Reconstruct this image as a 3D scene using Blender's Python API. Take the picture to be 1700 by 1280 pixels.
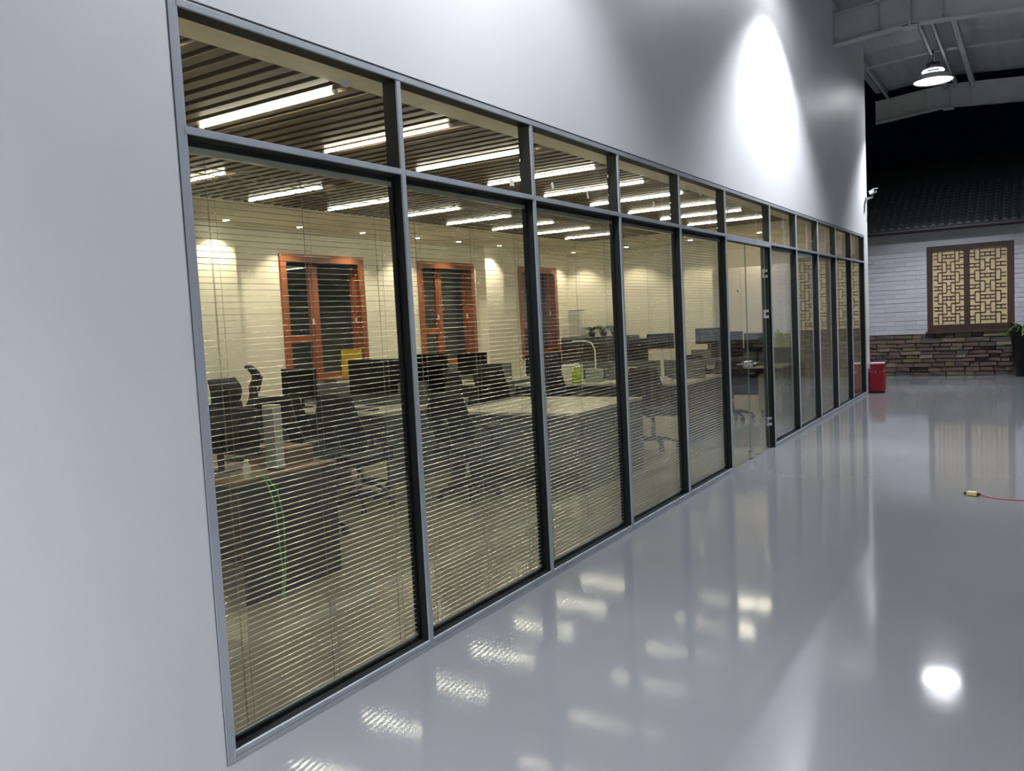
import bpy, bmesh, math, random
from mathutils import Vector, Matrix
random.seed(7)
for o in list(bpy.data.objects): bpy.data.objects.remove(o)
S = bpy.context.scene
COL = S.collection
R = math.radians

# ------------------------------------------------------------------ camera
def look(loc, yaw, pitch, roll, lens):
    F = Vector((-math.sin(yaw)*math.cos(pitch), math.cos(yaw)*math.cos(pitch), -math.sin(pitch)))
    Rt = F.cross(Vector((0, 0, 1))).normalized(); U = Rt.cross(F)
    c, s = math.cos(roll), math.sin(roll)
    R2 = Rt*c + U*s; U2 = U*c - Rt*s
    m = Matrix((R2, U2, -F)).transposed().to_4x4(); m.translation = loc
    cd = bpy.data.cameras.new('camera'); co = bpy.data.objects.new('camera', cd); COL.objects.link(co)
    co.matrix_world = m; cd.sensor_width = 36; cd.sensor_fit = 'HORIZONTAL'; cd.lens = lens
    cd.clip_start = .05; cd.clip_end = 200
    S.camera = co
look(Vector((2.568, 0, 1.6)), R(32.264), R(4.291), R(-2.983), 36*1384.24/1700)

# ------------------------------------------------------------------ world, exposure
w = bpy.data.worlds.new('night'); S.world = w; w.use_nodes = True
w.node_tree.nodes['Background'].inputs[0].default_value = (.010, .013, .020, 1)
w.node_tree.nodes['Background'].inputs[1].default_value = .06
S.view_settings.view_transform = 'Standard'; S.view_settings.look = 'None'
S.view_settings.gamma = 1; S.view_settings.use_curve_mapping = False
S.view_settings.exposure = 0.0
K_HALL = 1950.0      # watts of a high-bay spot
K_TUBE = 66.0       # emission of the office tubes
K_DOWN = 18.0      # watts of an office downlight
COOL = (.90, .93, 1.0)
WARM = (1.0, .88, .66)
HB_X, HB_Z = .95, 5.87
HB_Y = (17.6, 9.95, 3.6, -2.9)

# ------------------------------------------------------------------ materials
def mat(name, col, rough=.5, metal=0, spec=.5, noise=None, bump=None, emit=None, coat=0):
    m = bpy.data.materials.new(name); m.use_nodes = True
    nt = m.node_tree; b = nt.nodes['Principled BSDF']
    b.inputs['Base Color'].default_value = (*col, 1)
    b.inputs['Roughness'].default_value = rough; b.inputs['Metallic'].default_value = metal
    b.inputs['Specular IOR Level'].default_value = spec
    b.inputs['Coat Weight'].default_value = coat
    tc = nt.nodes.new('ShaderNodeTexCoord')
    if noise:
        sc, amt = noise[:2]; stretch = noise[2] if len(noise) > 2 else (1, 1, 1)
        mp = nt.nodes.new('ShaderNodeMapping'); mp.inputs['Scale'].default_value = stretch
        n = nt.nodes.new('ShaderNodeTexNoise'); n.inputs['Scale'].default_value = sc; n.inputs['Detail'].default_value = 4
        r = nt.nodes.new('ShaderNodeValToRGB')
        r.color_ramp.elements[0].position = .3; r.color_ramp.elements[1].position = .7
        r.color_ramp.elements[0].color = (*[c*(1-amt) for c in col], 1)
        r.color_ramp.elements[1].color = (*[min(1, c*(1+amt)) for c in col], 1)
        nt.links.new(tc.outputs['Object'], mp.inputs[0]); nt.links.new(mp.outputs[0], n.inputs['Vector'])
        nt.links.new(n.outputs[0], r.inputs[0]); nt.links.new(r.outputs[0], b.inputs['Base Color'])
    if bump:
        n = nt.nodes.new('ShaderNodeTexNoise'); n.inputs['Scale'].default_value = bump[0]; n.inputs['Detail'].default_value = 2
        bp = nt.nodes.new('ShaderNodeBump'); bp.inputs['Strength'].default_value = bump[1]; bp.inputs['Distance'].default_value = bump[2]
        nt.links.new(tc.outputs['Object'], n.inputs['Vector']); nt.links.new(n.outputs[0], bp.inputs['Height'])
        nt.links.new(bp.outputs[0], b.inputs['Normal'])
    if emit:
        b.inputs['Emission Color'].default_value = (*emit[0], 1); b.inputs['Emission Strength'].default_value = emit[1]
    return m

def glass_mat(name, tint=(.97, .985, .97), f0=.03, k=1.0):
    m = bpy.data.materials.new(name); m.use_nodes = True; nt = m.node_tree; nt.nodes.clear()
    out = nt.nodes.new('ShaderNodeOutputMaterial'); mix = nt.nodes.new('ShaderNodeMixShader')
    tr = nt.nodes.new('ShaderNodeBsdfTransparent'); tr.inputs[0].default_value = (*tint, 1)
    gl = nt.nodes.new('ShaderNodeBsdfGlossy'); gl.inputs['Roughness'].default_value = 0.0
    gl.inputs['Color'].default_value = (.95, .97, 1, 1)
    lw = nt.nodes.new('ShaderNodeLayerWeight'); lw.inputs['Blend'].default_value = .5
    p = nt.nodes.new('ShaderNodeMath'); p.operation = 'POWER'; p.inputs[1].default_value = 5
    a = nt.nodes.new('ShaderNodeMath'); a.operation = 'MULTIPLY_ADD'; a.inputs[1].default_value = k*(1-f0); a.inputs[2].default_value = f0
    nt.links.new(lw.outputs['Facing'], p.inputs[0]); nt.links.new(p.outputs[0], a.inputs[0])
    nt.links.new(a.outputs[0], mix.inputs[0]); nt.links.new(tr.outputs[0], mix.inputs[1]); nt.links.new(gl.outputs[0], mix.inputs[2])
    nt.links.new(mix.outputs[0], out.inputs[0])
    return m

M = {}
M['wall'] = mat('hall_wall_paint', (.66, .67, .69), .45, noise=(1.2, .03), bump=(2, .05, .01))
M['floor'] = mat('epoxy_floor', (.185, .193, .203), .08, spec=.5, noise=(.6, .10, (1, .4, 1)), bump=(1.6, .10, .012), coat=0)
M['floor_office'] = mat('office_floor', (.27, .26, .215), .10, spec=.5, noise=(.8, .08), bump=(1.8, .08, .01))
M['alu'] = mat('brushed_aluminium', (.40, .43, .47), .42, .25, noise=(6, .1, (1, 1, .2)))
M['black_frame'] = mat('anthracite_frame', (.014, .016, .017), .5, .0, .25)
M['gasket'] = mat('black_gasket', (.008, .008, .01), .5)
M['glass'] = glass_mat('window_glass')
M['glass_edge'] = mat('glass_edge', (.16, .24, .20), .3, emit=None)
M['slat'] = mat('blind_slat', (.78, .74, .64), .2, .6)
M['cord'] = mat('blind_cord', (.22, .20, .16), .7)
M['office_wall'] = mat('office_wall_paint', (.80, .75, .63), .6, noise=(2, .03))
M['soffit'] = mat('office_soffit_paint', (.84, .79, .64), .6, noise=(3, .04))
M['slat_ceiling'] = mat('ceiling_slat_brown', (.115, .088, .054), .45, noise=(8, .12, (.3, 3, 1)))
M['void'] = mat('ceiling_void', (.016, .012, .009), .8)
M['tube'] = mat('tube_diffuser', (.9, .9, .85), .4, emit=((1.0, .91, .72), K_TUBE))
M['down'] = mat('downlight_lens', (.9, .9, .85), .4, emit=((1.0, .9, .72), 18))
M['white_metal'] = mat('white_metal', (.72, .72, .68), .35)
M['wood_red'] = mat('reddish_window_wood', (.28, .085, .028), .4, noise=(3, .25, (1, 1, .12)))
M['wood_desk'] = mat('brown_desk_board', (.24, .15, .085), .4, noise=(2.5, .2, (.3, 2, 1)))
M['white_desk'] = mat('pale_desk_board', (.50, .47, .40), .35, noise=(5, .03))
M['grey_panel'] = mat('grey_modesty_panel', (.12, .135, .14), .5)
M['dark_panel'] = mat('dark_desk_panel', (.055, .048, .038), .5, noise=(2, .15))
M['black_plastic'] = mat('black_plastic', (.012, .012, .013), .35)
M['black_fabric'] = mat('black_mesh_fabric', (.016, .015, .017), .75, noise=(200, .4))
M['navy_fabric'] = mat('navy_fabric', (.020, .022, .055), .8)
M['grey_fabric'] = mat('grey_fabric', (.13, .15, .14), .8)
M['screen'] = mat('dark_screen', (.004, .005, .005), .22, 0, .3)
M['chrome'] = mat('chrome', (.72, .72, .72), .12, 1.0)
M['yellow'] = mat('yellow_card', (.72, .48, .02), .5)
M['lime'] = mat('lime_plastic', (.40, .52, .03), .35)
M['green_cable'] = mat('green_cable', (.16, .50, .08), .5)
M['red'] = mat('red_enamel', (.30, .008, .018), .32, noise=(5, .06))
M['pink_lid'] = mat('pale_lid', (.70, .52, .55), .4)
M['red_cable'] = mat('red_cable', (.45, .05, .07), .5)
M['brass'] = mat('plug_yellow', (.55, .50, .22), .4)
M['leaf'] = mat('leaf_green', (.035, .10, .022), .5, noise=(9, .3))
M['leaf_pale'] = mat('leaf_pale_green', (.10, .20, .04), .5, noise=(9, .3))
M['soil'] = mat('soil', (.03, .02, .014), .9)
M['pot_black'] = mat('black_pot_glaze', (.010, .010, .012), .3)
M['terracotta'] = mat('brown_pot', (.20, .09, .05), .6)
M['steel'] = mat('painted_steel', (.48, .485, .465), .5, noise=(2, .08))
M['roof_sheet'] = mat('roof_sheet', (.42, .43, .43), .6, noise=(1.5, .12, (4, .3, 1)))
M['lamp_alu'] = mat('lamp_reflector', (.75, .75, .76), .25, .8)
M['lamp_body'] = mat('lamp_body', (.06, .06, .065), .4, .3)
M['hb_lens'] = mat('high_bay_lens', (1, 1, 1), .4, emit=((.95, .97, 1.0), 38))
M['ring_glow'] = mat('lamp_ring_glow', (1, 1, 1), .4, emit=((.95, .97, 1.0), 3.2))
M['tile'] = mat('grey_roof_tile', (.060, .062, .064), .55, noise=(12, .25))
M['eave'] = mat('dark_eave_board', (.035, .016, .015), .6)
M['beam_grey'] = mat('grey_plaster_band', (.30, .30, .32), .7, noise=(3, .06))
M['mortar'] = mat('dark_mortar', (.035, .028, .025), .9)
M['white_mortar'] = mat('painted_mortar', (.30, .30, .33), .8)
M['lattice_wood'] = mat('dark_lattice_wood', (.040, .018, .012), .45, noise=(4, .25, (1, 1, .15)))
M['paper'] = mat('tan_window_backing', (.50, .395, .22), .6, noise=(25, .12))
M['paperwhite'] = mat('white_paper', (.75, .74, .68), .6)
M['grey_light'] = mat('grey_plastic', (.30, .32, .31), .4)
WB = [mat('white_painted_brick_%d' % i, c, .55, noise=(9, .04)) for i, c in enumerate([(.39, .39, .435), (.37, .37, .415), (.41, .41, .455)])]
ST = [mat('rough_stone_%d' % i, c, .7, noise=(14, .3), bump=(30, .5, .01)) for i, c in enumerate(
    [(.095, .06, .05), (.07, .048, .045), (.125, .085, .07), (.06, .052, .05), (.17, .13, .10), (.10, .06, .055), (.13, .11, .065)])]

# ------------------------------------------------------------------ mesh helpers
def link(o, parent=None):
    COL.objects.link(o)
    if parent: o.parent = parent
    return o
def finish(name, bm, m, parent=None, smooth=False, loc=None):
    bmesh.ops.recalc_face_normals(bm, faces=bm.faces)
    me = bpy.data.meshes.new(name); bm.to_mesh(me); bm.free()
    for mm in (m if isinstance(m, (list, tuple)) else [m]): me.materials.append(mm)
    if smooth:
        for p in me.polygons: p.use_smooth = True
    o = bpy.data.objects.new(name, me)
    if loc: o.location = loc
    return link(o, parent)
def addbox(bm, x0, y0, z0, x1, y1, z1, rot=None, piv=None, bev=0, mi=0):
    r = bmesh.ops.create_cube(bm, size=1)
    vs = r['verts']
    for v in vs:
        v.co = Vector(((x0+x1)/2 + v.co.x*(x1-x0), (y0+y1)/2 + v.co.y*(y1-y0), (z0+z1)/2 + v.co.z*(z1-z0)))
    if bev:
        es = list({e for v in vs for e in v.link_edges})
        rr = bmesh.ops.bevel(bm, geom=es, offset=bev, segments=2, affect='EDGES', profile=.6)
        vs = list({v for f in rr['faces'] for v in f.verts} | {v for v in vs if v.is_valid})
    if rot is not None:
        bmesh.ops.rotate(bm, verts=vs, cent=piv or Vector(((x0+x1)/2, (y0+y1)/2, (z0+z1)/2)), matrix=rot)
    for f in {f for v in vs if v.is_valid for f in v.link_faces}: f.material_index = mi
    return vs
def box(name, a, b, m, parent=None, bev=0, **k):
    bm = bmesh.new(); addbox(bm, *a, *b, bev=bev, **k)
    return finish(name, bm, m, parent)
def addtube(bm, pts, rad, seg=8, cap=True):
    pts = [Vector(p) for p in pts]; rings = []
    for i, p in enumerate(pts):
        d = (pts[min(i+1, len(pts)-1)] - pts[max(i-1, 0)]).normalized()
        up = Vector((0, 0, 1)) if abs(d.z) < .95 else Vector((1, 0, 0))
        s = d.cross(up).normalized(); t = s.cross(d)
        r = rad[i] if isinstance(rad, (list, tuple)) else rad
        rings.append([bm.verts.new(p + s*math.cos(2*math.pi*k/seg)*r + t*math.sin(2*math.pi*k/seg)*r) for k in range(seg)])
    for a, b in zip(rings, rings[1:]):
        for k in range(seg): bm.faces.new((a[k], a[(k+1) % seg], b[(k+1) % seg], b[k]))
    if cap: bm.faces.new(rings[0]); bm.faces.new(rings[-1][::-1])
def tube(name, pts, rad, m, parent=None, seg=8):
    bm = bmesh.new(); addtube(bm, pts, rad, seg); return finish(name, bm, m, parent, smooth=True)
def addlathe(bm, prof, seg=24, c=(0, 0, 0)):
    rings = []
    for r, z in prof:
        rings.append([bm.verts.new((c[0]+r*math.cos(2*math.pi*k/seg), c[1]+r*math.sin(2*math.pi*k/seg), c[2]+z)) for k in range(seg)] if r > 1e-6 else [bm.verts.new((c[0], c[1], c[2]+z))])
    for a, b in zip(rings, rings[1:]):
        for k in range(seg):
            q = [a[k % len(a)], a[(k+1) % seg % len(a)], b[(k+1) % seg % len(b)], b[k % len(b)]]
            u = []
            for v in q:
                if v not in u: u.append(v)
            if len(u) > 2: bm.faces.new(u)
def lathe(name, prof, m, parent=None, seg=24, loc=None, c=(0, 0, 0)):
    bm = bmesh.new(); addlathe(bm, prof, seg, c); return finish(name, bm, m, parent, smooth=True, loc=loc)
def grid_sheet(name, fn, nu, nv, thick, m, parent=None):
    """a curved shell with thickness from fn(u,v)->Vector"""
    bm = bmesh.new(); P = [[bm.verts.new(fn(i/nu, j/nv)) for j in range(nv+1)] for i in range(nu+1)]
    for i in range(nu):
        for j in range(nv): bm.faces.new((P[i][j], P[i+1][j], P[i+1][j+1], P[i][j+1]))
    bmesh.ops.recalc_face_normals(bm, faces=bm.faces)
    bmesh.ops.solidify(bm, geom=bm.faces[:], thickness=thick)
    return finish(name, bm, m, parent, smooth=True)
def empty(name, loc=(0, 0, 0), rz=0):
    o = bpy.data.objects.new(name, None); o.location = loc; o.rotation_euler = (0, 0, rz); o.empty_display_size = .1
    return link(o)
def tag(o, label, cat, group=None, kind=None):
    o['label'] = label; o['category'] = cat
    if group: o['group'] = group
    if kind: o['kind'] = kind
    return o
def struct(o): o['kind'] = 'structure'; return o
def inst(src, name, parent, loc, rot=None, scale=None, m=None):
    o = src.copy(); o.name = name; o.parent = parent; o.location = loc
    if rot: o.rotation_euler = rot
    if scale: o.scale = scale
    COL.objects.link(o); return o
def copy_tree(o, parent=None):
    c = o.copy(); COL.objects.link(c); c.parent = parent
    for ch in list(o.children): copy_tree(ch, c)
    return c

# ------------------------------------------------------------------ facade data (y of mullion lines)
YS = [1.955, 3.19, 4.43, 5.665, 6.895, 8.13, 9.75, 11.0, 12.24, 13.47, 14.71, 15.96]
ZT, ZR = 2.806, 2.360          # frame top, transom top
WEND = 16.32                   # end of the partition wall
RZ, RX = 6.02, 1.05            # roof underside at ridge

# ------------------------------------------------------------------ setting
fl = struct(box('floor', (-.06, -9, -.12), (14, 20.1, 0), M['floor']))
struct(box('floor_office', (-6.4, -9, -.12), (-.0605, 20.1, 0), M['floor_office']))
# partition wall between hall and office (with opening)
bm = bmesh.new()
addbox(bm, -.086, -9, 0, 0, YS[0], 6.2)
addbox(bm, -.086, YS[0], ZT+.012, 0, YS[-1], 6.2)
addbox(bm, -.086, YS[-1], 0, 0, WEND, 6.2)
struct(finish('wall_left', bm, M['wall']))
struct(box('wall_right', (13.8, -9, 0), (14, 20.1, 5.3), M['wall']))
struct(box('wall_back', (-.2, -9.2, 0), (14, -9, 6.5), M['wall']))
# hall roof: gable sheet with rafters, ridge struts
roof = struct(empty('ceiling', (0, 0, 0)))
def zroof(x): return 6.25 - .08*abs(x-RX)
bm = bmesh.new()
for xa, xb in ((-.35, RX), (RX, 14)):
    y0, y1 = -9.2, 20.05
    v = [bm.verts.new(c) for c in ((xa, y0, zroof(xa)), (xb, y0, zroof(xb)), (xb, y1, zroof(xb)), (xa, y1, zroof(xa)),
                                   (xa, y0, zroof(xa)+.08), (xb, y0, zroof(xb)+.08), (xb, y1, zroof(xb)+.08), (xa, y1, zroof(xa)+.08))]
    for q in ((0, 1, 2, 3), (7, 6, 5, 4), (0, 4, 5, 1), (1, 5, 6, 2), (2, 6, 7, 3), (3, 7, 4, 0)): bm.faces.new([v[i] for i in q])
finish('roof_panel', bm, M['roof_sheet'], roof)
def sloped(bm, xa, xb, y0, y1, zf0, zf1):
    v = [bm.verts.new(c) for c in ((xa, y0, zf0(xa)), (xb, y0, zf0(xb)), (xb, y1, zf0(xb)), (xa, y1, zf0(xa)),
                                   (xa, y0, zf1(xa)), (xb, y0, zf1(xb)), (xb, y1, zf1(xb)), (xa, y1, zf1(xa)))]
    for q in ((0, 1, 2, 3), (7, 6, 5, 4), (0, 4, 5, 1), (1, 5, 6, 2), (2, 6, 7, 3), (3, 7, 4, 0)): bm.faces.new([v[i] for i in q])
def rafter_z(x): return 5.59 - .082*abs(x-RX)
for yr in (19.92, 13.69, 7.45, 1.2, -5.0):
    bm = bmesh.new()
    for xa, xb in ((.005 if yr < WEND else -.35, RX), (RX, 13.8)):
        sloped(bm, xa, xb, yr-.09, yr+.09, lambda x: rafter_z(x), lambda x: rafter_z(x)+.018)          # bottom flange
        sloped(bm, xa, xb, yr-.006, yr+.006, lambda x: rafter_z(x)+.018, lambda x: rafter_z(x)+.44)    # web
        sloped(bm, xa, xb, yr-.09, yr+.09, lambda x: rafter_z(x)+.44, lambda x: rafter_z(x)+.458)      # top flange
    finish('rafter', bm, M['steel'], roof)
    bm = bmesh.new()
    addbox(bm, RX-.012, yr-.13, 5.56, RX+.012, yr+.13, 6.03)      # ridge end plates
    addbox(bm, RX-.42, yr-.08, 5.60, RX-.41, yr+.08, 6.0); addbox(bm, RX+.41, yr-.08, 5.60, RX+.42, yr+.08, 6.0)
    addbox(bm, RX-.10, yr-.10, 5.545, RX+.10, yr+.10, 5.565)
    finish('ridge_plate', bm, M['steel'], roof)
for (x, z, ww, hh) in ((1.02, 5.93, .05, .10), (1.20, 5.93, .05, .10), (1.50, 5.90, .09, .10)):
    for ya, yb in ((13.8, 19.8), (7.56, 13.58), (1.3, 7.34)):
        bm = bmesh.new(); addbox(bm, x-ww/2, ya, z, x+ww/2, yb, z+.012); addbox(bm, x-ww/2, ya, z+hh, x+ww/2, yb, z+hh+.012)
        addbox(bm, x-ww/2, ya, z, x-ww/2+.008, yb, z+hh); finish('ridge_strut', bm, M['steel'], roof)
for x in (-.1, 2.6, 4.4, 6.2, 8.0, 9.8, 11.6, 13.2):
    bm = bmesh.new(); z = zroof(x)-.19
    addbox(bm, x-.03, -9, z, x+.03, 20, z+.012); addbox(bm, x-.03, -9, z, x-.018, 20, z+.17); finish('purlin', bm, M['steel'], roof)
for y in (17.0, 10.4, 4.2):
    bm = bmesh.new(); sloped(bm, .005 if y < WEND else -.3, RX, y-.03, y+.03, lambda x: zroof(x)-.24, lambda x: zroof(x)-.21)
    sloped(bm, RX, 13.8, y-.03, y+.03, lambda x: zroof(x)-.24, lambda x: zroof(x)-.21); finish('tie_bar', bm, M['steel'], roof)

# office shell
XB = -6.0
bm = bmesh.new()
WIN = [(4.85, 6.45), (7.90, 9.52), (10.86, 12.44), (14.0, 15.5)]
ZW0, ZW1 = .92, 2.68
ya = .6
for (a, b) in WIN:
    addbox(bm, XB-.25, ya, 0, XB, a, 3.2); addbox(bm, XB-.25, a, 0, XB, b, ZW0); addbox(bm, XB-.25, a, ZW1, XB, b, 3.2); ya = b
addbox(bm, XB-.25, ya, 0, XB, 16.3, 3.2)
struct(finish('wall_office_back', bm, M['office_wall']))
struct(box('wall_office_end', (XB, 16.05, 0), (-.087, 16.3, 3.2), M['office_wall']))
struct(box('wall_office_near', (XB, .4, 0), (-.087, .6, 3.2), M['office_wall']))
for i, (a, b) in enumerate(((6.45, 7.06), (12.62, 13.22))):
    struct(box('wall_pillar_%d' % (i+1), (XB, a, 0), (XB+.16, b, 3.0), M['office_wall'], bev=.004))
# office ceiling
oc = struct(box('ceiling_office', (XB-.2, .4, 3.12), (-.087, 16.3, 3.2), M['void']))
for a, b in (((-.77, .6, 3.0), (-.087, 16.05, 3.12)), ((XB, .6, 3.0), (-4.42, 16.05, 3.12)), ((-4.42, 13.75, 3.0), (-.77, 16.05, 3.12))):
    box('soffit', a, b, M['soffit'], oc)
cs = box('ceiling_slat', (-4.42, -.038, 3.0), (-.77, .038, 3.055), M['slat_ceiling'], oc)
cs.location = (0, .7, 0)
PITCH = .134
TUBE_Y = [3.69+1.135*i for i in range(-1, 9)]
n = 0; y = .7+PITCH
while y < 13.7:
    if min(abs(y-t) for t in TUBE_Y) > .001:
        inst(cs, 'ceiling_slat', oc, (0, y, 0))
    y += PITCH
for x in (-1.2, -2.4, -3.6):
    box('ceiling_rail', (x-.02, .7, 3.056), (x+.02, 13.7, 3.10), M['void'], oc)
# office baseboard
struct(box('baseboard_office_end', (XB+.012, 16.03, 0), (-.087, 16.05, .09), M['dark_panel']))

# ------------------------------------------------------------------ glazing frame (trim_1)
tr = struct(empty('trim_1', (0, 0, 0)))
FW, FD = .030, .083           # face width, depth
def mullion(y, z0, z1, name='mullion', w=FW, side=True):
    b = box(name, (-FD, y-w/2, z0), (-.006, y+w/2, z1), M['black_frame'], tr)
    box('face_strip', (-.006, y-w/2, z0), (.004, y+w/2, z1), M['alu'], b, bev=.0015)
    return b
mullion(YS[0]+.004, 0, ZT, 'jamb', .040)
for i, y in enumerate(YS[1:-1]):
    mullion(y, 0, ZT-.028)
mullion(YS[-1]-.02, 0, ZT, 'jamb', .036)
def rail(name, z0, z1, ya=YS[0]+.02, yb=YS[-1]-.04):
    b = box(name, (-FD, ya, z0), (-.006, yb, z1), M['black_frame'], tr)
    box('face_strip', (-.006, ya, z0), (.006, yb, z1), M['alu'], b, bev=.0015)
rail('head_rail', ZT-.028, ZT)
for i in range(11):
    a, b = YS[i]+FW/2, YS[i+1]-FW/2
    if i == 5:
        rail('transom', ZR-.055, ZR-.012, a, b)
        rail('transom', ZR-.014, ZR+.002, a, b)
    else:
        rail('transom', ZR-.027, ZR, a, b)
        rail('sill_rail', 0, .022, a, b); rail('sill_rail', .024, .045, a, b)
# black gasket strips around the opening
for a, b in (((.0, YS[0]-.018, 0), (.002, YS[0]-.010, ZT+.012)), ((.0, YS[0]-.018, ZT+.001), (.002, YS[-1], ZT+.007))):
    box('gasket', a, b, M['gasket'], tr)
# ------------------------------------------------------------------ panes and windows
for i in range(11):
    a, b = YS[i]+FW/2+.002, YS[i+1]-FW/2-.002
    w_ = struct(empty('window_%d' % (i+1), (0, (a+b)/2, 0)))
    def sub(name, y0, z0, y1, z1, x0, x1, m):
        o = box(name, (x0, y0-(a+b)/2, z0), (x1, y1-(a+b)/2, z1), m, w_); return o
    # bead frame behind the rails: dark gasket surround
    sub('upper_pane', a+.001, ZR+.004, b-.001, ZT-.030, -.079, -.074, M['glass'])
    if i != 5:
        sub('lower_pane', a+.001, .046, b-.001, ZR-.032, -.049, -.044, M['glass'])
        sub('inner_pane', a+.001, .046, b-.001, ZR-.032, -.080, -.076, M['glass'])
        bm = bmesh.new()
        yo = (a+b)/2
        addbox(bm, -.076, a-yo, .046, -.049, a-yo+.012, ZR-.032)
        addbox(bm, -.076, b-yo-.012, .046, -.049, b-yo, ZR-.032)
        addbox(bm, -.076, a-yo+.012, .046, -.049, b-yo-.012, .068)
        addbox(bm, -.076, a-yo+.012, ZR-.052, -.049, b-yo-.012, ZR-.032)
        finish('spacer', bm, M['black_frame'], w_)
# stickers left on the upper panes
def sticker(win, y, z, s=(.045, .035), ang=0):
    w_ = bpy.data.objects['window_%d' % win]
    o = box('sticker', (-.0738, -s[0]/2, -s[1]/2), (-.0728, s[0]/2, s[1]/2), M['paperwhite'], w_)
    o.location = (0, y-w_.location.y, z); o.rotation_euler = (ang, 0, 0)
sticker(1, 2.90, 2.72); sticker(2, 4.30, 2.43, (.05, .035))
sticker(3, 4.80, 2.47, (.03, .04), .4); sticker(3, 5.30, 2.46, (.02, .05), .3); sticker(4, 6.5, 2.5, (.03, .06), .3)
sticker(5, 7.25, 2.72, (.03, .05), .3); sticker(5, 7.65, 2.71, (.03, .05), .3); sticker(6, 8.45, 2.63, (.05, .06), 0); sticker(7, 10.6, 2.62, (.05, .07), 0)
# ------------------------------------------------------------------ blinds between the panes
BP = .0239
def blind(i, stuff, label):
    a, b = YS[i]+FW/2+.018, YS[i+1]-FW/2-.018
    root = empty('venetian_blind', (-.0625, (a+b)/2, 0)); L = (b-a)/2
    tag(root, label, 'blind', 'venetian blinds inside the double glazing')
    z = .086; zs = []
    while z < ZR-.10: zs.append(z); z += BP
    def slat_bm(bm, z, tilt):
        n = 4; W = .0165; prev = None
        for k in range(n+1):
            t = k/n-.5; x = t*W; zz = z + (.0012*(1-4*t*t)) + t*W*math.tan(tilt)
            cur = (bm.verts.new((x, -L, zz)), bm.verts.new((x, L, zz)))
            if prev: bm.faces.new((prev[0], cur[0], cur[1], prev[1]))
            prev = cur
    if stuff:
        bm = bmesh.new()
        for z in zs: slat_bm(bm, z, R(random.uniform(-2, 4)))
        o = finish('slats', bm, M['slat'], root, smooth=True); o['kind'] = 'stuff'
    else:
        bm = bmesh.new(); slat_bm(bm, 0, R(1.0)); p = finish('slat', bm, M['slat'], root, smooth=True)
        p.location = (0, 0, zs[0])
        for z in zs[1:]:
            inst(p, 'slat', root, (0, 0, z+random.uniform(-.0008, .0008)), (random.uniform(-.0006, .0006), random.uniform(-.045, .045), 0))
    box('head_box', (-.012, -L, ZR-.078), (.012, L, ZR-.056), M['slat'], root)
    box('bottom_rail', (-.009, -L, .070), (.009, L, .078), M['slat'], root)
    for c in (-.80, .02, .80):
        bm = bmesh.new()
        for dy in (-.018, .018):
            addbox(bm, .0078, c*L+dy-.0005, .07, .0088, c*L+dy+.0005, ZR-.09)
        addbox(bm, -.0092, c*L-.0008, .07, -.0078, c*L+.0008, ZR-.09)
        finish('ladder_cord', bm, M['cord'], root)
names = ['silver slat blind in the glazing bay nearest the camera', 'silver slat blind in the second glazing bay from the left',
         'silver slat blind in the third bay, in front of the pale empty desk', 'silver slat blind in the fourth bay, in front of the leafy plants',
         'silver slat blind in the bay just left of the open glass door', None,
         'silver slat blind in the bay just right of the glass door', 'silver slat blind in the second bay right of the glass door',
         'silver slat blind in the third bay right of the glass door', 'silver slat blind in the last but one bay at the far corner',
         'silver slat blind in the last bay beside the far white wall corner']
for i in range(11):
    if i != 5: blind(i, i >= 6, names[i])

# ------------------------------------------------------------------ glass door (bay 6)
d = struct(empty('door_1', (-.055, YS[6]-.05, 0)))
ya, yb = YS[5]+.03, YS[6]-.05
mid = (ya+yb)/2
for y0, y1 in ((ya, mid-.004), (mid+.004, yb-.03)):
    o = box('door_leaf', (-.005, y0-d.location.y, .012), (.005, y1-d.location.y, ZR-.062), M['glass'], d)
    box('glass_edge', (-.005, y0-d.location.y-.003, .012), (.005, y0-d.location.y, ZR-.062), M['glass_edge'], o)
    box('glass_edge', (-.005, y1-d.location.y, .012), (.005, y1-d.location.y+.003, ZR-.062), M['glass_edge'], o)
box('door_post', (-.045, -.008, 0), (.030, .034, ZR-.055), M['black_frame'], d)
for z in (.26, 1.50, 1.96):
    bm = bmesh.new(); addbox(bm, -.012, -.07, z, .012, -.018, z+.10, bev=.003); addbox(bm, -.016, -.02, z, .034, .030, z+.035, bev=.003); addbox(bm, -.016, -.02, z+.065, .034, .030, z+.10, bev=.003)
    addtube(bm, [(.0, -.022, z), (.0, -.022, z+.10)], .010)
    finish('door_hinge', bm, M['chrome'], d)
bm = bmesh.new()
addbox(bm, -.03, mid-d.location.y-.085, 1.0, .03, mid-d.location.y-.01, 1.06, bev=.006)
addbox(bm, -.03, mid-d.location.y+.01, 1.0, .03, mid-d.location.y+.085, 1.06, bev=.006)
lk = finish('door_lock', bm, M['chrome'], d)
for s in (-1, 1):
    tube('door_handle', [(s*.03, mid-d.location.y+.045, 1.03), (s*.065, mid-d.location.y+.045, 1.03), (s*.068, mid-d.location.y+.08, 1.03), (s*.065, mid-d.location.y+.19, 1.035)], .009, M['chrome'], lk)
    tube('door_handle', [(s*.03, mid-d.location.y-.045, 1.03), (s*.065, mid-d.location.y-.045, 1.03), (s*.068, mid-d.location.y-.08, 1.03), (s*.065, mid-d.location.y-.17, 1.03)], .009, M['chrome'], lk)
bm = bmesh.new(); addbox(bm, -.02, mid-d.location.y-.035, .012, .02, mid-d.location.y+.035, .085, bev=.004)
addtube(bm, [(0, mid-d.location.y, .005), (0, mid-d.location.y, .03)], .012)
finish('floor_lock', bm, M['chrome'], d)

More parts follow.
